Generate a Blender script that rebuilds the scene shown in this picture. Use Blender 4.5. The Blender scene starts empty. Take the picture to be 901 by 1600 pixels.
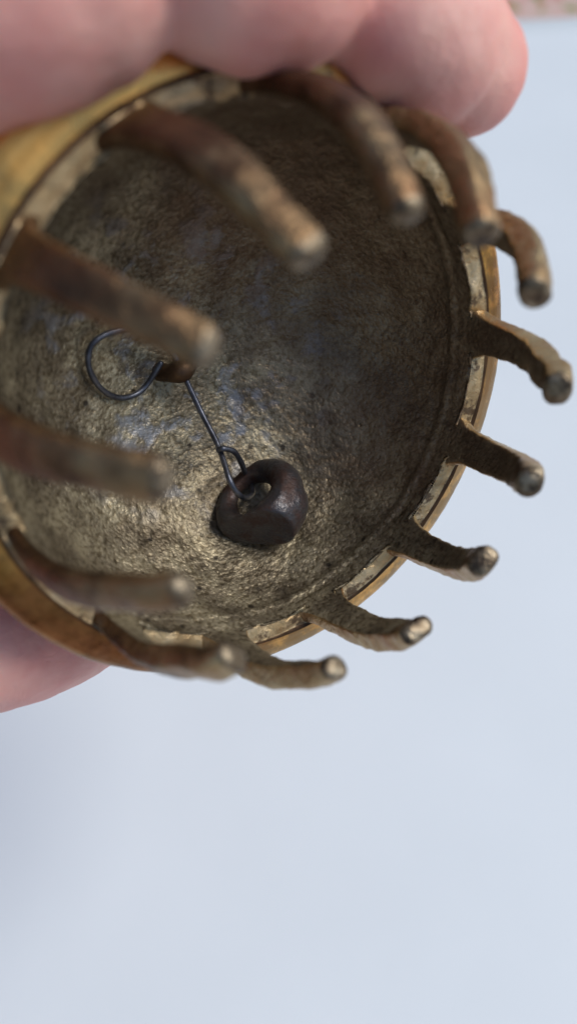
import bpy, bmesh, math, random
import numpy as np
from mathutils import Vector, Matrix, noise
random.seed(7)
R = math.radians
U = 0.030                     # inner rim radius of the bell in metres: all bell sizes are given in this unit
S = bpy.context.scene
C = S.collection

# ------------------------------------------------------------------ camera
FPX = 1180.0
PITCH = R(60)                 # looking down at the table
CAM_H = 0.245
cam_d = bpy.data.cameras.new('camera')
cam = bpy.data.objects.new('camera', cam_d); C.objects.link(cam)
cam_d.sensor_fit = 'VERTICAL'; cam_d.sensor_height = 24; cam_d.sensor_width = 13.5
cam_d.lens = 24 * FPX / 1600
cam.location = (0, 0, CAM_H); cam.rotation_euler = (math.pi/2 - PITCH, 0, 0)
cam_d.clip_start = 0.002; cam_d.clip_end = 50
cam_d.dof.use_dof = True
cam_d.dof.focus_distance = 3.47 * U
cam_d.dof.aperture_fstop = (cam_d.lens/1000) / 0.0024
S.camera = cam
CAMM = Matrix.Translation((0, 0, CAM_H)) @ Matrix.Rotation(math.pi/2 - PITCH, 4, 'X')

# ------------------------------------------------------------------ light
SUN_EL, SUN_AZ = R(52), R(80)       # azimuth measured from +Y towards +X
w = bpy.data.worlds.new('World'); S.world = w; w.use_nodes = True
wn = w.node_tree.nodes; wl = w.node_tree.links
bg = wn['Background']; sky = wn.new('ShaderNodeTexSky'); sky.sky_type = 'NISHITA'
sky.sun_disc = False; sky.sun_elevation = SUN_EL; sky.sun_rotation = SUN_AZ
sky.air_density = 1.0; sky.dust_density = 1.0; sky.ozone_density = 1.0
wl.new(sky.outputs[0], bg.inputs[0]); bg.inputs[1].default_value = 0.10
sd = bpy.data.lights.new('sun', 'SUN'); sd.energy = 2.2; sd.angle = R(28); sd.color = (1.0, 0.96, 0.90)
sun = bpy.data.objects.new('sun', sd); C.objects.link(sun)
sdir = Vector((math.sin(SUN_AZ)*math.cos(SUN_EL), math.cos(SUN_AZ)*math.cos(SUN_EL), math.sin(SUN_EL)))
sun.rotation_euler = sdir.to_track_quat('Z', 'Y').to_euler(); sun.location = sdir
S.view_settings.view_transform = 'Standard'; S.view_settings.look = 'None'
S.view_settings.exposure = 0.09; S.view_settings.gamma = 1
S.render.engine = 'CYCLES'

# ------------------------------------------------------------------ bell frame (bell mouth tilted 40 degrees off the line of sight)
CB = np.array([-0.04402236, -0.40817062, 2.79978718])
nB = np.array([0.5174044, 0.37717836, -0.76813356])
uB = np.array([1.0, 0, 0]) - nB*nB[0]; uB /= np.linalg.norm(uB); vB = np.cross(nB, uB)
def c2w(p):  # optical frame (x right, y down, z forward, bell units) -> world
    return CAMM @ Vector((p[0]*U, -p[1]*U, -p[2]*U))
BELL = Matrix.Identity(4)
rot = CAMM.to_3x3()
for j, a in enumerate((uB, vB, nB)):
    q = rot @ Vector((a[0], -a[1], -a[2]))
    for i in range(3): BELL[i][j] = q[i]
BELL.translation = c2w(CB)
def ray(px, py, d):          # point of the place seen in direction (px,py) at depth d, in bell coordinates
    q = np.array([(px-450.5)/FPX*d, (py-800)/FPX*d, d]) - CB
    return Vector((q@uB, q@vB, q@nB))
def proj(p):
    q = CB + p[0]*uB + p[1]*vB + p[2]*nB
    return 450.5+FPX*q[0]/q[2], 800+FPX*q[1]/q[2]
def pol(r, th, z): return Vector((r*math.cos(th), r*math.sin(th), z))
DEPTH, PW = 0.85, 2.15
def inner_r(z):
    t = min(1, max(0, -z/DEPTH)); return (1 - t**PW)**(1/PW)
def onwall(px, py, off=0.0):
    d = 1.5
    while d < 5:
        q = ray(px, py, d)
        if q.z < 0 and math.hypot(q.x, q.y)**PW + (-q.z/DEPTH)**PW > 1: break
        d += 0.004
    r = math.hypot(q.x, q.y) or 1e-6
    g = Vector((q.x/r*r**(PW-1), q.y/r*r**(PW-1), -((-q.z/DEPTH)**(PW-1))/DEPTH)).normalized()
    rd = (ray(px, py, 4) - ray(px, py, 2)).normalized()
    return q - rd*off/max(.3, rd.dot(g))

# ------------------------------------------------------------------ helpers
def obj(name, verts, faces, mats, parent=None, mat_idx=None, smooth=True, scale=U):
    me = bpy.data.meshes.new(name)
    me.from_pydata([(v[0]*scale, v[1]*scale, v[2]*scale) for v in verts], [], faces)
    for m in (mats if isinstance(mats, (list, tuple)) else [mats]): me.materials.append(m)
    if mat_idx: me.polygons.foreach_set('material_index', mat_idx)
    me.polygons.foreach_set('use_smooth', [smooth]*len(me.polygons))
    bm = bmesh.new(); bm.from_mesh(me); bmesh.ops.recalc_face_normals(bm, faces=bm.faces); bm.to_mesh(me); bm.free()
    me.update()
    o = bpy.data.objects.new(name, me); C.objects.link(o)
    if parent: o.parent = parent
    return o
def empty(name, label, cat, M, group=None):
    o = bpy.data.objects.new(name, None); C.objects.link(o); o.matrix_world = M
    o.empty_display_size = 0.01
    o['label'] = label; o['category'] = cat
    if group: o['group'] = group
    return o
def vn(p, s, o=3): return noise.fractal(Vector(p)*s, 1.0, 2.0, o)
def catmull(P, n):
    P = [np.array(p, float) for p in P]; P = [2*P[0]-P[1]] + P + [2*P[-1]-P[-2]]; out = []
    for i in range(1, len(P)-2):
        for k in range(n):
            t = k/n; a, b, c, d = P[i-1:i+3]
            out.append(.5*((2*b)+(c-a)*t+(2*a-5*b+4*c-d)*t*t+(3*b-a-3*c+d)*t**3))
    out.append(P[-2]); return out
def tube(path, rad, nseg=12, caps=True, ell=None):
    """sweep with round caps; path of points, rad list"""
    vs, fs = [], []
    P = [Vector(p) for p in path]; n = len(P)
    T = [(P[min(i+1, n-1)]-P[max(i-1, 0)]).normalized() for i in range(n)]
    N = T[0].orthogonal().normalized(); rings = []
    if caps:
        seq = [(0, -math.sin(a), math.cos(a)) for a in (1.35, 1.0, .6, .25)] + [(i, 0, 1) for i in range(n)] + [(n-1, math.sin(a), math.cos(a)) for a in (.25, .6, 1.0, 1.35)]
    else: seq = [(i, 0, 1) for i in range(n)]
    for i, off, sc in seq:
        N = (N - T[i]*N.dot(T[i])).normalized(); B = T[i].cross(N)
        c = P[i] + T[i]*off*rad[i]; b = len(vs)
        for k in range(nseg):
            a = 2*math.pi*k/nseg
            vs.append(c + (N*math.cos(a)+B*math.sin(a))*rad[i]*sc)
        rings.append(b)
    for a, b in zip(rings, rings[1:]):
        for k in range(nseg): fs.append((a+k, a+(k+1) % nseg, b+(k+1) % nseg, b+k))
    fs.append([rings[0]+k for k in range(nseg)][::-1]); fs.append([rings[-1]+k for k in range(nseg)])
    return vs, fs

# ------------------------------------------------------------------ materials
class Mat:
    def __init__(s, name):
        s.m = bpy.data.materials.new(name); s.m.use_nodes = True
        s.n = s.m.node_tree.nodes; s.l = s.m.node_tree.links; s.b = s.n['Principled BSDF']
        tc = s.n.new('ShaderNodeTexCoord'); mp = s.n.new('ShaderNodeMapping')
        mp.inputs['Scale'].default_value = (1/U,)*3
        s.l.new(tc.outputs['Object'], mp.inputs[0]); s.co = mp.outputs[0]
    def noise(s, scale, detail=4, rough=.5, dist=0, co=None):
        t = s.n.new('ShaderNodeTexNoise'); t.inputs['Scale'].default_value = scale
        t.inputs['Detail'].default_value = detail; t.inputs['Roughness'].default_value = rough
        t.inputs['Distortion'].default_value = dist; s.l.new(co or s.co, t.inputs['Vector']); return t.outputs['Fac']
    def vor(s, scale, feat='F1', out='Distance'):
        t = s.n.new('ShaderNodeTexVoronoi'); t.feature = feat; t.inputs['Scale'].default_value = scale
        s.l.new(s.co, t.inputs['Vector']); return t.outputs[out]
    def ramp(s, fac, stops):
        r = s.n.new('ShaderNodeValToRGB'); s.l.new(fac, r.inputs[0]); e = r.color_ramp.elements
        while len(e) < len(stops): e.new(.5)
        for k, (p, c) in enumerate(stops):
            e[k].position = p; e[k].color = (*c, 1) if isinstance(c, tuple) else (c, c, c, 1)
        return r.outputs[0]
    def mix(s, fac, a, b, mode='MIX'):
        x = s.n.new('ShaderNodeMix'); x.data_type = 'RGBA'; x.blend_type = mode
        for k, v in ((0, fac), (6, a), (7, b)):
            if isinstance(v, (int, float)): x.inputs[k].default_value = v
            elif isinstance(v, tuple): x.inputs[k].default_value = (*v, 1)
            else: s.l.new(v, x.inputs[k])
        return x.outputs[2]
    def math(s, op, a, b=0.0):
        x = s.n.new('ShaderNodeMath'); x.operation = op
        for k, v in enumerate((a, b)):
            if isinstance(v, (int, float)): x.inputs[k].default_value = v
            else: s.l.new(v, x.inputs[k])
        return x.outputs[0]
    def set(s, **kw):
        for k, v in kw.items():
            i = s.b.inputs[k.replace('_', ' ')]
            for lk in list(i.links): s.l.remove(lk)
            if hasattr(v, 'links'): s.l.new(v, i)
            elif isinstance(v, tuple): i.default_value = (*v, 1)
            else: i.default_value = v
        return s
    def bump(s, h, dist, strength=1.0):
        x = s.n.new('ShaderNodeBump'); x.inputs['Strength'].default_value = strength
        x.inputs['Distance'].default_value = dist; s.l.new(h, x.inputs['Height'])
        if s.b.inputs['Normal'].links: s.l.new(s.b.inputs['Normal'].links[0].from_socket, x.inputs['Normal'])
        s.l.new(x.outputs[0], s.b.inputs['Normal']); return s
    def attr(s, name):
        a = s.n.new('ShaderNodeAttribute'); a.attribute_name = name; return a.outputs['Fac']

# cast inside of the bell: khaki brass skin, brown patina, smooth blue-grey spots, pits
mi = Mat('cast_brass_inside')
fine = mi.math('ADD', mi.math('MULTIPLY', mi.noise(58, 2, .5), .55), mi.math('MULTIPLY', mi.math('SUBTRACT', 1.0, mi.vor(54, 'SMOOTH_F1')), .45)); fine2 = mi.noise(100, 2, .5)
base = mi.ramp(mi.noise(4, 6, .7), [(.30, (.15, .115, .075)), (.48, (.30, .25, .17)), (.62, (.50, .43, .29))])
grain = mi.ramp(fine, [(.40, (.50, .47, .42)), (.56, (1, 1, 1))])
col = mi.mix(1.0, base, grain, 'MULTIPLY')
sx = mi.n.new('ShaderNodeSeparateXYZ'); mi.l.new(mi.co, sx.inputs[0])
low = mi.ramp(mi.math('ADD', mi.math('MULTIPLY', sx.outputs[2], -1.0), mi.math('MULTIPLY', mi.noise(2.5, 3), .3)), [(.70, 0.0), (.92, 1.0)])    # only the bottom of the dome
spots = mi.math('MULTIPLY', low, mi.ramp(mi.noise(6, 5, .6, .2), [(.53, 0.0), (.62, 1.0)]))
col = mi.mix(mi.math('MULTIPLY', spots, .75), col, (.35, .365, .40))
stain = mi.ramp(mi.noise(6.5, 6, .75), [(.54, 0.0), (.70, 1.0)])
col = mi.mix(mi.math('MULTIPLY', stain, .75), col, (.05, .038, .028))
pits = mi.ramp(mi.math('ADD', mi.vor(8), mi.math('MULTIPLY', mi.noise(20, 3), .12)), [(.13, 1.0), (.20, 0.0)])
col = mi.mix(mi.math('MULTIPLY', pits, .85), col, (.03, .024, .02))
# browner tone towards one side of the dome, with a ragged limit
side = mi.math('ADD', mi.math('ADD', mi.math('MULTIPLY', sx.outputs[0], .75), mi.math('MULTIPLY', sx.outputs[1], .55)), mi.math('MULTIPLY', mi.noise(3, 5, .6), .9))
brown = mi.ramp(side, [(.45, 0.0), (.85, 1.0)])
col = mi.mix(mi.math('MULTIPLY', brown, .62), col, (.20, .125, .075))
mi.set(Base_Color=col, Metallic=.75, Roughness=mi.ramp(fine2, [(.3, .38), (.7, .60)]))
hh = mi.math('ADD', mi.math('MULTIPLY', fine, 1.0), mi.math('MULTIPLY', fine2, .35))
hh = mi.math('MULTIPLY', hh, mi.math('SUBTRACT', 1.0, mi.math('MULTIPLY', spots, .55)))
mi.bump(hh, 0.00021, 1.0)
mi.bump(mi.ramp(mi.vor(9), [(.02, 0.0), (.10, 1.0)]), 0.00025, .6)
INSIDE = mi.m
# dark patina (claws' cast faces) / worn brass (claws' filed faces) mixed by face and by claw
mc = Mat('claw_brass')
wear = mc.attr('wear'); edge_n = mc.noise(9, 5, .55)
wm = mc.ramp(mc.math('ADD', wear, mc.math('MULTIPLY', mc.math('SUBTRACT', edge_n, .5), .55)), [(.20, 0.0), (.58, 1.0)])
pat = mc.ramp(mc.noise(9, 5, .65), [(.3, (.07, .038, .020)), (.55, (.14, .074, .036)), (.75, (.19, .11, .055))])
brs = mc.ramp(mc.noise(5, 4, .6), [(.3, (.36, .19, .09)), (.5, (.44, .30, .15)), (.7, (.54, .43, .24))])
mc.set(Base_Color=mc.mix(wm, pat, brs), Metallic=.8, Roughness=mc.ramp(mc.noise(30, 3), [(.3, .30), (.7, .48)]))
mc.bump(mc.noise(22, 4, .6, .5), 0.0005, .9)
CLAW = mc.m
mt = Mat('pale_filed_brass')
mt.set(Base_Color=mt.ramp(mt.noise(16, 4, .6), [(.38, (.07, .05, .035)), (.52, (.22, .17, .11)), (.72, (.46, .39, .28))]), Metallic=.8, Roughness=.38)
mt.bump(mt.noise(30, 4, .6), 0.0004, .8); TIP = mt.m
# sawn face between the claws
mf = Mat('sawn_brass')
sc = mf.noise(7, 5, .65, .3)
mf.set(Base_Color=mf.mix(mf.ramp(mf.noise(11, 5, .7), [(.54, 0.0), (.62, .85)]), mf.ramp(sc, [(.3, (.32, .21, .10)), (.5, (.54, .40, .22)), (.7, (.68, .54, .34))]), (.09, .055, .035)), Metallic=.75, Roughness=.42)
mf.bump(mf.noise(24, 4, .6, .6), 0.00035, .8)
SAWN = mf.m
# turned and polished flange and outside: lathe lines run round the axis
mo = Mat('turned_brass')
sep = mo.n.new('ShaderNodeSeparateXYZ'); mo.l.new(mo.co, sep.inputs[0])
rr = mo.math('SQRT', mo.math('ADD', mo.math('POWER', sep.outputs[0], 2.0), mo.math('POWER', sep.outputs[1], 2.0)))
cmb = mo.n.new('ShaderNodeCombineXYZ'); mo.l.new(rr, cmb.inputs[0]); mo.l.new(sep.outputs[2], cmb.inputs[1])
lath = mo.noise(70, 3, .6, 0, cmb.outputs[0])
dirt = mo.ramp(mo.math('ADD', mo.math('SUBTRACT', mo.noise(5, 6, .7), mo.math('MULTIPLY', sep.outputs[1], .05)), mo.math('MULTIPLY', sep.outputs[0], .05)), [(.44, 0.0), (.60, .85)])
mo.set(Base_Color=mo.mix(dirt, mo.ramp(lath, [(.3, (.70, .34, .08)), (.7, (.95, .56, .17))]), (.24, .16, .075)), Metallic=.95,
       Roughness=mo.ramp(mo.noise(9, 4), [(.3, .24), (.7, .42)]))
old = mo.b.inputs['Base Color'].links[0].from_socket      # handled, copper-brown stretch of the ring
cop = mo.ramp(mo.math('ADD', mo.math('MULTIPLY', sep.outputs[1], -1.0), mo.math('MULTIPLY', mo.noise(4, 5, .65), .8)), [(.62, 0.0), (.95, 1.0)])
side_ = mo.ramp(mo.math('ADD', mo.math('MULTIPLY', sep.outputs[0], -1.0), mo.math('MULTIPLY', mo.noise(3, 4, .6), .3)), [(.15, 0.0), (.5, .85)])
mo.set(Base_Color=mo.mix(mo.math('MULTIPLY', cop, side_), old, mo.ramp(mo.noise(9, 4, .6), [(.35, (.13, .06, .03)), (.65, (.30, .14, .06))])))
mo.bump(lath, 0.0001, .6); mo.bump(mo.noise(12, 3), 0.0002, .5)
TURNED = mo.m
md = Mat('brown_patina')
md.set(Base_Color=md.ramp(md.noise(8, 5, .6), [(.3, (.05, .028, .018)), (.7, (.16, .09, .045))]), Metallic=.7, Roughness=.5)
md.bump(md.noise(20, 3), 0.0003, .6); PATINA = md.m
mr = Mat('rusty_iron')
rn = mr.ramp(mr.noise(9, 6, .7, .3), [(.44, 0.0), (.60, 1.0)])
mr.set(Base_Color=mr.mix(rn, (.082, .078, .082), (.078, .046, .038)), Metallic=.55, Roughness=mr.mix(rn, (.30, .30, .30), (.6, .6, .6)))
mr.bump(mr.noise(26, 4, .6), 0.0003, .8); mr.bump(mr.noise(7, 3), 0.0006, .5); IRON = mr.m
mw = Mat('steel_wire')
mw.set(Base_Color=mw.ramp(mw.noise(20, 4), [(.35, (.07, .075, .095)), (.7, (.17, .18, .215))]), Metallic=.8, Roughness=.38)
mw.bump(mw.noise(50, 3), 0.0001, .5); WIRE = mw.m
ms = Mat('skin')
blot = ms.noise(2.6, 4, .6)
ms.set(Base_Color=ms.ramp(blot, [(.3, (.80, .31, .27)), (.5, (.86, .42, .36)), (.7, (.90, .52, .44))]), Roughness=.52, Subsurface_Weight=.35)
ms.b.inputs['Subsurface Radius'].default_value = (1.0, .30, .18); ms.b.inputs['Subsurface Scale'].default_value = 0.003
ms.bump(ms.noise(14, 6, .65, 1.2), 0.0004, .5); ms.bump(ms.vor(34, 'DISTANCE_TO_EDGE'), 0.0001, .5); SKIN = ms.m
mn = Mat('nail'); mn.set(Base_Color=(.75, .48, .44), Roughness=.3, Subsurface_Weight=.2); mn.b.inputs['Subsurface Scale'].default_value = 0.001; NAIL = mn.m
mp_ = Mat('white_paper')
mp_.set(Base_Color=mp_.ramp(mp_.noise(.5, 3), [(.3, (.715, .765, .79)), (.7, (.745, .795, .82))]), Roughness=.6)
mp_.bump(mp_.noise(40, 4, .7), 0.0001, .3); PAPER = mp_.m
ml = Mat('floral_fabric')
v1 = ml.vor(.75); v2 = ml.vor(1.0, 'SMOOTH_F1')
c1 = ml.mix(ml.ramp(ml.vor(2.2), [(.26, 1.0), (.34, 0.0)]), (.62, .44, .38), (.60, .24, .20))
c1 = ml.mix(ml.ramp(ml.noise(2.2, 2), [(.60, 0.0), (.66, 1.0)]), c1, (.22, .28, .08))
ml.set(Base_Color=c1, Roughness=.85); ml.bump(ml.noise(30, 2), 0.0003, .6); FABRIC = ml.m
mb = Mat('table_wood')
mb.set(Base_Color=mb.ramp(mb.noise(3, 5, .6, 2), [(.3, (.16, .09, .05)), (.7, (.30, .18, .10))]), Roughness=.5); WOOD = mb.m

# ------------------------------------------------------------------ setting: table, cloth, sheet
def slab(x0, x1, y0, y1, z0, z1, nx=1, ny=1, f=None):
    vs, fs = [], []
    f = f or (lambda x, y: 0)
    for lev in (z1, z0):
        for j in range(ny+1):
            for i in range(nx+1):
                x = x0+(x1-x0)*i/nx; y = y0+(y1-y0)*j/ny
                vs.append((x, y, lev+f(x, y)))
    m = (nx+1)*(ny+1); I = lambda i, j: j*(nx+1)+i
    for j in range(ny):
        for i in range(nx):
            q = (I(i, j), I(i+1, j), I(i+1, j+1), I(i, j+1)); fs.append(q); fs.append(tuple(m+k for k in q[::-1]))
    for i in range(nx):
        for j in (0, ny): fs.append((I(i, j), I(i+1, j), m+I(i+1, j), m+I(i, j)))
    for j in range(ny):
        for i in (0, nx): fs.append((I(i, j), I(i, j+1), m+I(i, j+1), m+I(i, j)))
    return vs, fs
o = obj('tabletop', *slab(-.8, .8, -.45, .95, -.035, -.0022), WOOD, smooth=False, scale=1); o['kind'] = 'structure'
o = obj('floral_cloth', *slab(-.72, .72, -.40, .88, -.0020, -.0010, 60, 50, lambda x, y: .0006*vn((x, y, 0), 14, 2)), FABRIC, scale=1)
o['label'] = 'pink and green floral cloth, out of focus past the upper edge of the white sheet'; o['category'] = 'cloth'
wav = lambda x, y: .0009 + .0009*math.sin(x*9+1)*max(0, (y-.2)/.25)
vs, fs = slab(-.42, .42, -.16, .462, .0, .0004, 40, 30, wav)
o = obj('white_sheet', vs, fs, PAPER, scale=1); o.rotation_euler = (0, 0, R(6))
o['label'] = 'large white sheet lying flat beneath the bell and the hand'; o['category'] = 'paper'

# ------------------------------------------------------------------ the bell
bell = empty('claw_bell', 'open brass bell with thirteen inward-curving claws around its mouth, held in the hand', 'bell', BELL)
PH0 = 0.12216365; STEP = 2*math.pi/13
def claw_ang(k): return PH0-(k-1)*STEP
NA = 624
def gap(th):                       # 0 at a claw, 1 in the middle of a gap
    x = ((th-PH0)/STEP) % 1.0; return 1-abs(2*x-1) if False else min(x, 1-x)*2
prof = []                          # (r, z, kind) kind: 0 inside 1 sawn 2 patina step 3 turned
NZ = 84
for i in range(NZ):
    a = math.pi/2*(1-i/NZ); zz = -DEPTH*math.sin(a)
    prof.append([inner_r(zz), zz, 0])
prof += [[1.0, -.03, 0], [1.0, -.012, 0], [1.006, -.004, 1], [1.025, 0, 1], [1.05, 0, 1], [1.066, -.003, 1], [1.072, -.010, 2], [1.075, -.040, 2],
         [1.082, -.046, 2], [1.09, -.045, 3], [1.12, -.050, 3], [1.155, -.058, 3], [1.185, -.066, 3], [1.205, -.076, 3], [1.217, -.092, 3], [1.222, -.11, 3], [1.222, -.17, 3],
         [1.218, -.20, 3], [1.205, -.215, 3], [1.175, -.222, 2], [1.160, -.235, 2], [1.162, -.25, 3], [1.178, -.262, 3], [1.178, -.29, 3], [1.155, -.305, 3]]
for i in range(1, 30):
    a = math.pi/2*i/30; prof.append([1.145*math.cos(a)**.93, -.31-(DEPTH+.13-.31)*math.sin(a), 3])
vs, fs, mi_ = [], [], []
vs.append((0, 0, -DEPTH))
rows = []
for pi_, (r, z, kd) in enumerate(prof[1:]):
    row = len(vs); rows.append(row)
    for k in range(NA):
        th = 2*math.pi*k/NA; g = gap(th); p = pol(r, th, z); rr_ = r; z_ = z
        if kd == 0 and z < -.02:
            d = .018*vn(p, 2.2, 3) + .006*vn(p, 7, 3) + .0035*vn(p, 24, 2)
            if -.17 < z < -.11: d += .008*1.6*math.exp(-((z+.14)/.015)**2)*(1+.4*vn(p, 5, 2))     # casting ridge below the mouth
            if z > -.11: d += .004
            f = min(1, (-z-.02)/.08); nr = Vector((p.x, p.y, p.z*1.3)).normalized(); p = p - nr*d*f
        elif kd in (0, 1):
            # mouth edge: straight saw cuts between claws, wall thinner and lower there
            s = min(1, max(0, (g-.25)/.08))
            ch = .030*max(0, 1-((g-1)/.72)**2)         # chord-like cut
            jag = .012*vn(pol(1, th, 0), 9, 3)+.005*vn(pol(1, th, 0), 26, 2)
            if r < 1.05: rr_ = r + s*(ch*.25 - .014 + jag)*(1 if r < 1.02 else .5)
            z_ = z - s*(.020 + .012*vn(pol(1, th, 3), 6, 2)) - s*.03*max(0, (1.04-r)/.04)*(.5+vn(pol(1, th, 9), 8, 2)) * (1 if kd == 1 else .3)
            p = pol(rr_, th, z_)
        else:
            p = pol(r + .0015*vn(p, 20, 2) + .003*vn(p, 3, 2), th, z + .002*vn(p, 6, 2))
        vs.append(p)
for k in range(NA): fs.append((0, rows[0]+(k+1) % NA, rows[0]+k)); mi_.append(0)
MI = {0: 0, 1: 1, 2: 2, 3: 3}
for i, (a, b) in enumerate(zip(rows, rows[1:])):
    for k in range(NA):
        fs.append((a+k, a+(k+1) % NA, b+(k+1) % NA, b+k)); mi_.append(MI[prof[i+2][2]])
c0 = len(vs); vs.append((0, 0, -.31-(DEPTH+.13-.31)))
for k in range(NA): fs.append((rows[-1]+k, rows[-1]+(k+1) % NA, c0)); mi_.append(3)
body = obj('bell_body', vs, fs, [INSIDE, SAWN, PATINA, TURNED], bell, mi_)

# claws
TIPS = {1: (870, 606), 2: (826, 752), 3: (755, 876), 4: (650, 985), 5: (520, 1043), 6: (362, 1028), 7: (278, 922), 8: (243, 745), 9: (318, 542), 10: (472, 390), 11: (634, 326), 12: (752, 362), 13: (833, 458)}
HT = {1: .63, 2: .64, 3: .62, 4: .62, 5: .64}
def make_claw(k):
    th0 = claw_ang(k); h = HT.get(k, .65)
    best = None                    # claw tips differ a little from the regular circle: take radius and angle from each claw's own tip
    for r in np.arange(.60, .95, .01):
        for dt in np.arange(-.16, .161, .01):
            q = proj(pol(r, th0+dt, h)); e = (q[0]-TIPS[k][0])**2+(q[1]-TIPS[k][1])**2
            if best is None or e < best[0]: best = (e, r, dt)
    _, rt, dt = best
    ctr = [(1.026, -.10), (1.026, .02), (1.015, .12), (.99, .25), (.94, .38), (.87, .49), (rt+.065, h-.06), (rt, h)]
    P = catmull([(a, b, 0) for a, b in ctr], 7)
    n = len(P); L = [0]
    for a, b in zip(P, P[1:]): L.append(L[-1]+float(np.linalg.norm(b-a)))
    tot = L[-1]; rnd = random.Random(k*13)
    NS = 28; vs, fs, wr, mi = [], [], [], []; rings = []
    wsc = rnd.uniform(.94, 1.06); bul = rnd.uniform(-.006, .012); near = k in (7, 8, 9, 10, 11); slim = {9: 1.06, 8: 1.0, 10: .98}.get(k, .94) if near else 1.0
    kn = rnd.choice((0, .004, .014)) if k not in (3, 4) else .02; wig = rnd.uniform(-.012, .012)
    caps = [(n-1, .25, .96), (n-1, .55, .84), (n-1, .8, .58), (n-1, .9, .3)] if near else [(n-1, .16, .95), (n-1, .33, .82), (n-1, .44, .58), (n-1, .48, .28)]
    for i, off, sc in [(i, 0, 1) for i in range(n)] + caps:
        s = L[i]/tot; th = th0 + dt*max(0, s)**1.4
        er = Vector((math.cos(th), math.sin(th), 0)); et = Vector((-math.sin(th), math.cos(th), 0))
        a, b = P[max(i-1, 0)], P[min(i+1, n-1)]; t2 = Vector((b[0]-a[0], b[1]-a[1])).normalized()
        T = er*t2.x + Vector((0, 0, 1))*t2.y; N = er*t2.y - Vector((0, 0, 1))*t2.x      # N points outwards
        wdt = (.160 + (.12 if near else .10)*math.exp(-max(0, L[i]-.05)/(.06 if near else .045)) - .050*s + kn*math.exp(-((s-1)/.10)**2))*wsc*slim
        thk = (.064 + .030*max(0, min(1, s*1.5)) + bul*s)*slim**.5
        c = et*wig*math.sin(math.pi*min(1, max(0, s))) + er*P[i][0] + Vector((0, 0, P[i][1])) + T*off*.045
        ex = (3.0 if near else 5.5) if s < .75 else (3.0-.6*(s-.75)/.25 if near else 5.5-3.0*(s-.75)/.25)
        base = len(vs); rings.append(base)
        for q in range(NS):
            a_ = 2*math.pi*q/NS; ca, sa = math.cos(a_), math.sin(a_)
            x = abs(ca)**(2/ex)*math.copysign(1, ca); y = abs(sa)**(2/ex)*math.copysign(1, sa)
            p = c + et*x*wdt/2*sc + N*y*thk/2*sc
            amp = min(1, max(0, (L[i]-.03)/.08))
            dsp = .006*vn(p+Vector((k, 0, 0)), 3.5, 2) + (.005 if k < 7 or k > 11 else .002)*vn(p+Vector((k, 2, 0)), 20, 3)
            p = p + (p-c).normalized()*dsp*amp
            vs.append(p)
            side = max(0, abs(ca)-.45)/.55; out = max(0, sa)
            wr.append(.08 + .10*side + .45*max(0, s-.35) if near else min(1, .10 + (.58 if k in (12, 13, 1, 2, 3, 4, 5) else .12)*side + .30*max(0, s-.4)*(.4+out)/.6 + .08*out))  # side faces brassier on the listed claws than on the rest
    for ri, (a, b) in enumerate(zip(rings, rings[1:])):
        for q in range(NS): fs.append((a+q, a+(q+1) % NS, b+(q+1) % NS, b+q)); mi.append(1 if ri >= n-1 else 2 if NS//2+3 <= q <= NS-4 and ri < n*.8 else 0)
    fs.append([rings[0]+q for q in range(NS)][::-1]); mi.append(0); fs.append([rings[-1]+q for q in range(NS)]); mi.append(1)
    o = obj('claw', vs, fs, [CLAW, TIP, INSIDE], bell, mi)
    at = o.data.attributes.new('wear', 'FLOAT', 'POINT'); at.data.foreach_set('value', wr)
    return o
for k in range(1, 14): make_claw(k)
# staple cast into the top of the dome that the wire hangs from, and the crown ring outside
ap = onwall(268, 550)
L0 = [ap + Vector((.065*math.cos(a), -.05+.03*math.cos(a), -.03+.16*math.sin(a))) for a in np.linspace(-.1, math.pi+.1, 15)]
vs, fs = tube(L0, [.046+.006*math.sin(i) for i in range(15)], 12)
obj('inner_staple', vs, fs, PATINA, bell)
L1 = [Vector((.13*math.cos(a), 0, -DEPTH-.13-.12-.13*math.sin(a))) for a in np.linspace(-1.0, math.pi+1.0, 25)]
vs, fs = tube(L1, [.05]*25, 12); obj('crown_ring', vs, fs, TURNED, bell)

# ------------------------------------------------------------------ clapper: wire hook and iron ring
rc = onwall(402, 784, .14)
clap = empty('clapper', 'dark iron ring clapper on a bent wire, lying against the inside of the bell', 'clapper', BELL @ Matrix.Translation(rc*U))
def wpt(px, py, off): return onwall(px, py, off) - rc
W = [wpt(251, 568, .09), wpt(228, 603, .05), wpt(208, 618, .045), wpt(184, 621, .045), wpt(159, 608, .05), wpt(141, 580, .055), wpt(139, 551, .06), wpt(150, 532, .07), wpt(176, 519, .09),
     wpt(213, 516, .11), wpt(247, 530, .12), wpt(270, 552, .12), wpt(283, 577, .12), wpt(292, 596, .14), wpt(315, 645, .19), wpt(338, 690, .25), wpt(350, 722, .30), wpt(358, 748, .33), wpt(369, 768, .31), wpt(383, 778, .25), wpt(394, 772, .15), wpt(393, 755, .05), wpt(384, 742, .05), wpt(381, 734, .16), wpt(375, 719, .25), wpt(365, 705, .30), wpt(349, 701, .315), wpt(342, 703, .30)]
P = catmull(W, 8)
vs, fs = tube(P, [.0132*(1+.04*math.sin(i*.7)) for i in range(len(P))], 10)
obj('hook_wire', vs, fs, WIRE, clap)
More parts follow.
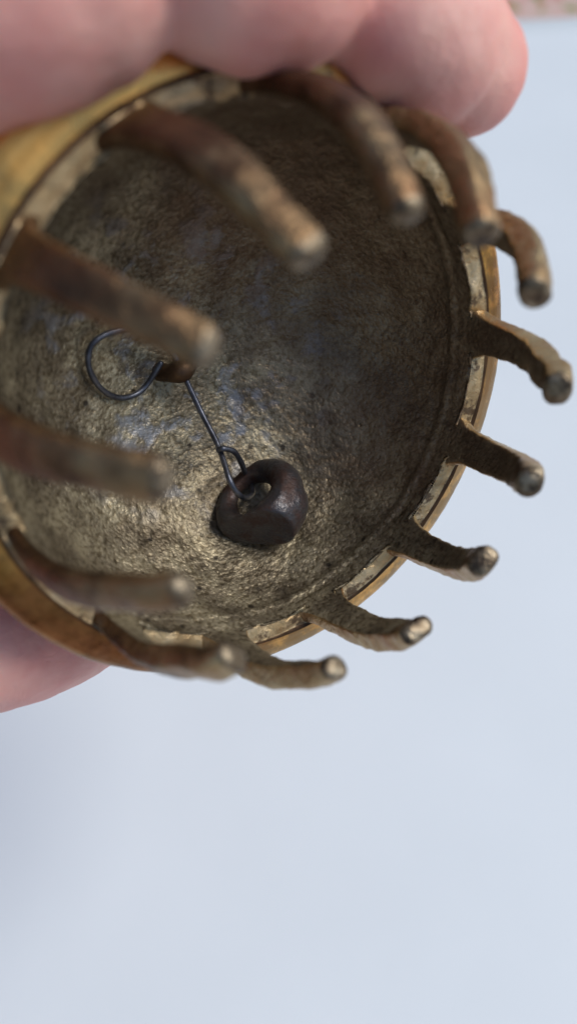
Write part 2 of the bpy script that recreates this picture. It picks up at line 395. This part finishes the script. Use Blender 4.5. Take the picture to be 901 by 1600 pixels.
# ring: lump forged round a punched hole
def camdir(x, y, z):             # direction given as (right, up, towards the viewer) -> bell coordinates
    q = np.array([x, -y, -z]); q = q/np.linalg.norm(q); return Vector((q@uB, q@vB, q@nB))
ax = camdir(-.44, .52, .80); e1 = camdir(-1, .25, 0); e1 = (e1-ax*e1.dot(ax)).normalized(); e2 = ax.cross(e1)
vs, fs = [], []; NU, NV = 72, 36
cut2 = camdir(.2, .95, .1); cutn = camdir(-.20, -.76, .60)
for i in range(NU):
    f = 2*math.pi*i/NU; cd = e1*math.cos(f)+e2*math.sin(f)
    dn = camdir(.75, -.65, .1); k = (1+cd.dot(dn))/2
    tr = .036 + .066*k + .003*math.sin(3*f+1); rm = .163
    for j in range(NV):
        g = 2*math.pi*j/NV
        p = cd*(rm + tr*math.cos(g)*.95) + ax*(tr*(1.05+.30*k)*math.sin(g))
        p = p + p.normalized()*(.012*vn(p, 6, 3) + .003*vn(p, 22, 2))
        dd = p.dot(cutn) - .15
        if dd > 0: p = p - cutn*dd*(.92)
        dd = p.dot(cut2) - .225
        if dd > 0: p = p - cut2*dd*.8
        vs.append(p)
for i in range(NU):
    for j in range(NV): fs.append((i*NV+j, ((i+1) % NU)*NV+j, ((i+1) % NU)*NV+(j+1) % NV, i*NV+(j+1) % NV))
obj('iron_ring', vs, fs, IRON, clap)

# ------------------------------------------------------------------ hand
hroot = empty('hand', 'bare hand with its index finger curled round the top of the brass bell', 'hand', BELL)
allv, allf = [], []
def limb(pts, nseg=28, n=9):
    """pts: (px, py, depth, radius): joints of one finger"""
    Q = catmull([(*ray(a, b, d), r) for a, b, d, r in pts], n)
    v, f = tube([q[:3] for q in Q], [q[3] for q in Q], nseg); b = len(allv)
    allv.extend(v); allf.extend([tuple(x+b for x in t) for t in f])
    return Q
def limbb(pts, nseg=28, n=9):     # pts: (rho, z, degrees, radius)
    Q = catmull([(*pol(a, R(t), z), r) for a, z, t, r in pts], n)
    v, f = tube([q[:3] for q in Q], [q[3] for q in Q], nseg); b = len(allv)
    allv.extend(v); allf.extend([tuple(x+b for x in t) for t in f])
    return Q
limb([(-420, 290, 2.45, .36), (-200, 120, 2.15, .22), (60, -60, 2.1, .20), (235, -90, 2.2, .17), (400, -60, 2.24, .20), (540, 8, 2.5, .21), (650, 60, 2.65, .2)])
limb([(-700, 420, 2.9, .50), (-420, 290, 2.45, .40), (-230, 130, 2.15, .33), (-90, 40, 2.05, .31), (40, -8, 2.03, .302), (112, -34, 2.04, .285)])
limb([(338, -56, 2.13, .262), (395, -44, 2.19, .274), (445, -38, 2.26, .262)])
IDX = limb([(612, 28, 2.52, .262), (665, 70, 2.63, .274), (700, 92, 2.71, .255), (724, 112, 2.76, .228)])
MID = limbb([(2.1, -.9, 185, .45), (1.75, -.75, 165, .33), (1.55, -.60, 148, .30), (1.47, -.58, 132, .27), (1.46, -.6, 115, .28), (1.45, -.62, 100, .25), (1.42, -.62, 88, .24), (1.40, -.62, 80, .21)])
RNG = limbb([(1.9, -1.2, 185, .42), (1.55, -1.15, 165, .32), (1.34, -1.08, 148, .29), (1.24, -1.06, 132, .27), (1.20, -1.05, 112, .27), (1.16, -1.05, 95, .23), (1.14, -1.05, 84, .2)])
LIT = limbb([(1.7, -1.6, 190, .36), (1.3, -1.5, 168, .27), (1.05, -1.42, 148, .23), (.95, -1.38, 125, .23), (.9, -1.36, 105, .2), (.88, -1.35, 90, .17)])
THB = limb([(-700, 640, 3.3, .62), (-420, 850, 3.2, .46), (-200, 960, 3.2, .385), (-60, 985, 3.2, .36), (55, 978, 3.38, .325), (150, 940, 3.55, .28), (215, 860, 3.9, .27), (270, 790, 4.15, .26), (300, 740, 4.25, .22)])
limb([(-760, 430, 3.1, .62), (-700, 640, 3.3, .70), (-900, 760, 3.6, .75)])
limb([(-640, 480, 3.5, .55), (-620, 560, 4.2, .62), (-900, 640, 4.0, .8), (-1300, 760, 4.0, .85), (-2300, 1050, 4.0, .95)], 32)
hand = obj('palm_and_fingers', allv, allf, SKIN, hroot)
rm_ = hand.modifiers.new('remesh', 'REMESH'); rm_.mode = 'VOXEL'; rm_.voxel_size = 0.0007; rm_.use_smooth_shade = True
sm = hand.modifiers.new('smooth', 'SMOOTH'); sm.factor = .6; sm.iterations = 4
tx = bpy.data.textures.new('skin_folds', 'CLOUDS'); tx.noise_scale = .0035; tx.noise_depth = 2
dp = hand.modifiers.new('folds', 'DISPLACE'); dp.texture = tx; dp.strength = .0004; dp.mid_level = .5; dp.texture_coords = 'LOCAL'
# nails on the outward side of each fingertip
def nail(Q, width):
    P0, P1 = Vector(Q[-8][:3]), Vector(Q[-1][:3]); T = (P1-P0).normalized(); r = float(Q[-4][3])
    c = Vector(Q[-3][:3]); out = Vector((c.x, c.y, 0)).normalized(); out = (out-T*out.dot(T)).normalized(); B = T.cross(out)
    vs, fs = [], []; n, m = 10, 10
    for lay in (0, 1):
        for i in range(n+1):
            for j in range(m+1):
                u_ = i/n; a = (j/m-.5)*2*1.0*(1-.25*(abs(u_-.5)*2)**4)
                rad = r*(1.03+.0*u_) - lay*.02
                vs.append(c + T*((u_-.35)*width*1.2) + (out*math.cos(a)+B*math.sin(a))*rad)
    k = (n+1)*(m+1)
    for i in range(n):
        for j in range(m):
            q = (i*(m+1)+j, (i+1)*(m+1)+j, (i+1)*(m+1)+j+1, i*(m+1)+j+1); fs.append(q); fs.append(tuple(x+k for x in q[::-1]))
    obj('fingernail', vs, fs, NAIL, hroot)
for Q in (MID, RNG, LIT): nail(Q, .36)
